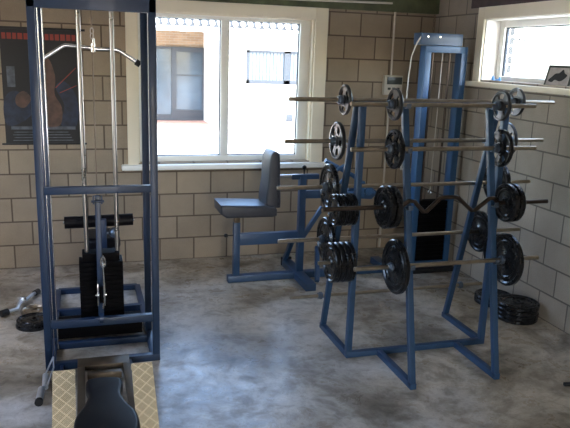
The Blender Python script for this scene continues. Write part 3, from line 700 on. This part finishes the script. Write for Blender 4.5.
# ------------------------------------------------------------------ seated lever machine under the window
BN = thing('seated_lever_machine', (-1.5, -.68, 0), 'blue seated exercise machine with grey padded seat under the window', 'exercise machine')
YM = -.68
MB().box(-2.08, -.62, YM - .035, YM + .035, 0, .055, .004).build('base_beam', 'blue', BN)
MB().box(-1.52, -1.435, -1.03, -.35, 0, .06, .004).build('base_foot', 'blue', BN)
MB().box(-.70, -.62, -.95, -.42, 0, .06, .004).build('base_foot', 'blue', BN)
m = MB(); m.box(-1.525, -1.43, -.352, -.33, 0, .075, .004); m.build('foot_cap', 'black', BN)
MB().box(-2.036, -1.984, YM - .026, YM + .026, .055, .50, .003).build('seat_post', 'blue', BN)
MB().box(-2.033, -1.987, YM - .023, YM + .023, .50, .565, .003).build('seat_slider', 'brown_steel', BN)
m = MB(); m.sphere((-2.095, YM, .392), .017); m.tube([(-2.095, YM, .392), (-2.035, YM, .392)], .005, 8); m.build('locking_knob', 'black', BN)
MB().box(-1.985, -1.495, YM - .025, YM + .025, .31, .405, .003).build('main_beam', 'blue', BN)
MB().box(-1.495, -1.44, YM - .027, YM + .027, .055, .875, .003).build('rear_post', 'blue', BN)
MB().box(-1.56, -1.33, YM - .022, YM + .022, .84, .88, .003).build('back_tube_holder', 'blue', BN)
MB().box(-1.44, -1.28, YM - .022, YM + .022, .68, .745, .003).build('lever_bracket', 'blue', BN)
MB().tube([(-1.70, YM, .865), (-1.55, YM, .866)], .014, 12).build('back_slider', 'chrome', BN)
m = MB(); m.sphere((-1.455, YM, .935), .018); m.tube([(-1.455, YM, .935), (-1.455, YM, .88)], .006, 8); m.build('locking_knob', 'black', BN)
# seat cushion with chamfered front, backrest cushion
m = MB(); yy0, yy1 = YM - .15, YM + .15
m.prism([(-2.17, yy0, .675), (-1.74, yy0, .655), (-1.715, yy0, .625), (-1.715, yy0, .575), (-1.75, yy0, .565), (-2.12, yy0, .568), (-2.165, yy0, .60)], (0, yy1 - yy0, 0), .02, 4); m.build('seat_cushion', 'grey_vinyl', BN)
m = MB(); prof = spline([(-1.80, .655), (-1.70, .635), (-1.682, .66), (-1.690, .85), (-1.698, 1.03), (-1.712, 1.075), (-1.752, 1.08), (-1.778, 1.02), (-1.786, .85)], 5)
m.prism([(q[0], YM - .13, q[1]) for q in prof], (0, .26, 0), .02, 4); m.build('backrest_cushion', 'grey_vinyl', BN)
m = MB(); m.box(-1.70, -1.675, YM - .03, YM + .03, .72, .90, .003); m.build('backrest_bracket', 'brown_steel', BN)
# struts and lever
MB().beam((-1.285, YM, .60), (-1.46, YM, .33), .035, .035, up=(0, 1, 0)).build('diagonal_strut', 'blue', BN)
MB().beam((-1.50, -.60, .33), (-1.50, -.37, .06), .04, .035, up=(1, 0, 0)).build('diagonal_strut', 'blue', BN)
MB().beam((-1.33, YM - .04, .27), (-1.40, -.95, .05), .035, .035, up=(1, 0, 0)).build('diagonal_strut', 'blue', BN)
MB().box(-1.005, -.955, YM - .027, YM + .027, .055, .70, .003).build('lever_post', 'blue', BN)
la = MB().tube([(-1.30, YM - .06, 1.0), (-1.05, YM - .06, .87), (-.86, YM - .06, .72)], .018, 12).build('lever_arm', 'blue_lit', BN)
MB().tube([(-1.22, YM - .12, .93), (-1.16, YM - .12, .965), (-1.13, YM - .12, .955), (-1.12, YM - .10, .94)], .014, 12).build('lever_handle', 'blue_lit', la)
MB().tube([(-1.20, YM - .12, .80), (-1.12, YM - .12, .90), (-1.10, YM - .09, .90)], .014, 12).build('lever_handle', 'blue_lit', la)
MB().prism([(-1.12, YM - .035, .68), (-.86, YM - .035, .66), (-.80, YM - .035, .72), (-.90, YM - .035, .78), (-1.06, YM - .035, .78)], (0, .07, 0), .004).build('pivot_plate', 'blue', BN)
m = MB(); m.lathe([(-.05, .002), (-.05, .035), (.05, .035), (.05, .002)], Matrix.Translation((-.92, YM - .06, .745)) @ Matrix.Rotation(pi / 2, 4, 'Z'), 18, closed=False)
m.box(-1.0, -.96, YM - .11, YM - .07, .70, .83, .004); m.box(-1.11, -1.03, YM - .08, YM - .04, .70, .74, .004); m.build('pivot_hub', 'blue_lit', BN)
MB().tube([(-1.28, YM, .71), (-1.06, YM, .69)], .013, 12).build('link_tube', 'chrome', BN)

# small black thing at the right edge of the floor
m = MB(); m.tube([(-.545, -2.84, .013), (-.48, -2.86, .013)], [.011, .014], 12); m.tube([(-.48, -2.86, .013), (-.40, -2.875, .011)], .010, 10)
m.build('rubber_grip', 'black', label='small black rubber grip lying on the floor at the right edge', cat='grip')

# ------------------------------------------------------------------ light
W = bpy.data.worlds.new('sky'); SC.world = W; W.use_nodes = True
nt = W.node_tree; nt.nodes.clear()
sky = nt.nodes.new('ShaderNodeTexSky'); sky.sky_type = 'NISHITA'; sky.sun_disc = False
SE, SA = math.radians(52), math.radians(180)
sky.sun_elevation = SE; sky.sun_rotation = SA; sky.air_density = 1.0; sky.dust_density = 2.5
bg = nt.nodes.new('ShaderNodeBackground'); bg.inputs[1].default_value = .85
wo = nt.nodes.new('ShaderNodeOutputWorld'); nt.links.new(sky.outputs[0], bg.inputs[0]); nt.links.new(bg.outputs[0], wo.inputs[0])
sun = bpy.data.lights.new('sun', 'SUN'); sun.energy = 5; sun.angle = .01; sun.color = (1, .95, .86)
so = bpy.data.objects.new('sun', sun); COL.objects.link(so)
sd = V((math.sin(SA) * math.cos(SE), math.cos(SA) * math.cos(SE), math.sin(SE)))     # towards the sun
so.rotation_euler = sd.to_track_quat('Z', 'Y').to_euler()
def portal(name, loc, rot, sx, sy):
    l = bpy.data.lights.new(name, 'AREA'); l.shape = 'RECTANGLE'; l.size = sx; l.size_y = sy; l.cycles.is_portal = True
    o = bpy.data.objects.new(name, l); COL.objects.link(o); o.location = loc; o.rotation_euler = rot
portal('window_portal', (-1.95, .23, 1.5), (-pi / 2, 0, 0), 1.55, 1.26)
portal('side_window_portal', (.23, -1.72, 1.9), (0, pi / 2, 0), .50, 1.78)
portal('doorway_portal', (-2.6, -8.22, 1.05), (pi / 2, 0, 0), 1.0, 2.1)

portal('left_window_portal', (-5.22, -2.4, 1.6), (0, -pi / 2, 0), 1.1, 1.6)
# ------------------------------------------------------------------ camera
cd = bpy.data.cameras.new('camera'); cam = bpy.data.objects.new('camera', cd); COL.objects.link(cam); SC.camera = cam
cd.sensor_width = 36; cd.lens = 664.95 / 570 * 36; cd.clip_start = .05; cd.clip_end = 200
r = V((0.95728312, -0.28728943, 0.0327691)); u = V((0.03638528, 0.2321104, 0.97200868)); fw = V((0.28685387, 0.92929519, -0.23264848))
mm = Matrix((r, u, -fw)).transposed().to_4x4(); mm.translation = (-3.1658, -5.7316, 1.8169); cam.matrix_world = mm

vs = SC.view_settings; vs.view_transform = 'Standard'; vs.look = 'None'; vs.gamma = 1; vs.use_curve_mapping = False; vs.exposure = 1.88
SC.cycles.use_denoising = True; SC.cycles.max_bounces = 10; SC.cycles.diffuse_bounces = 6; SC.cycles.sample_clamp_indirect = 8
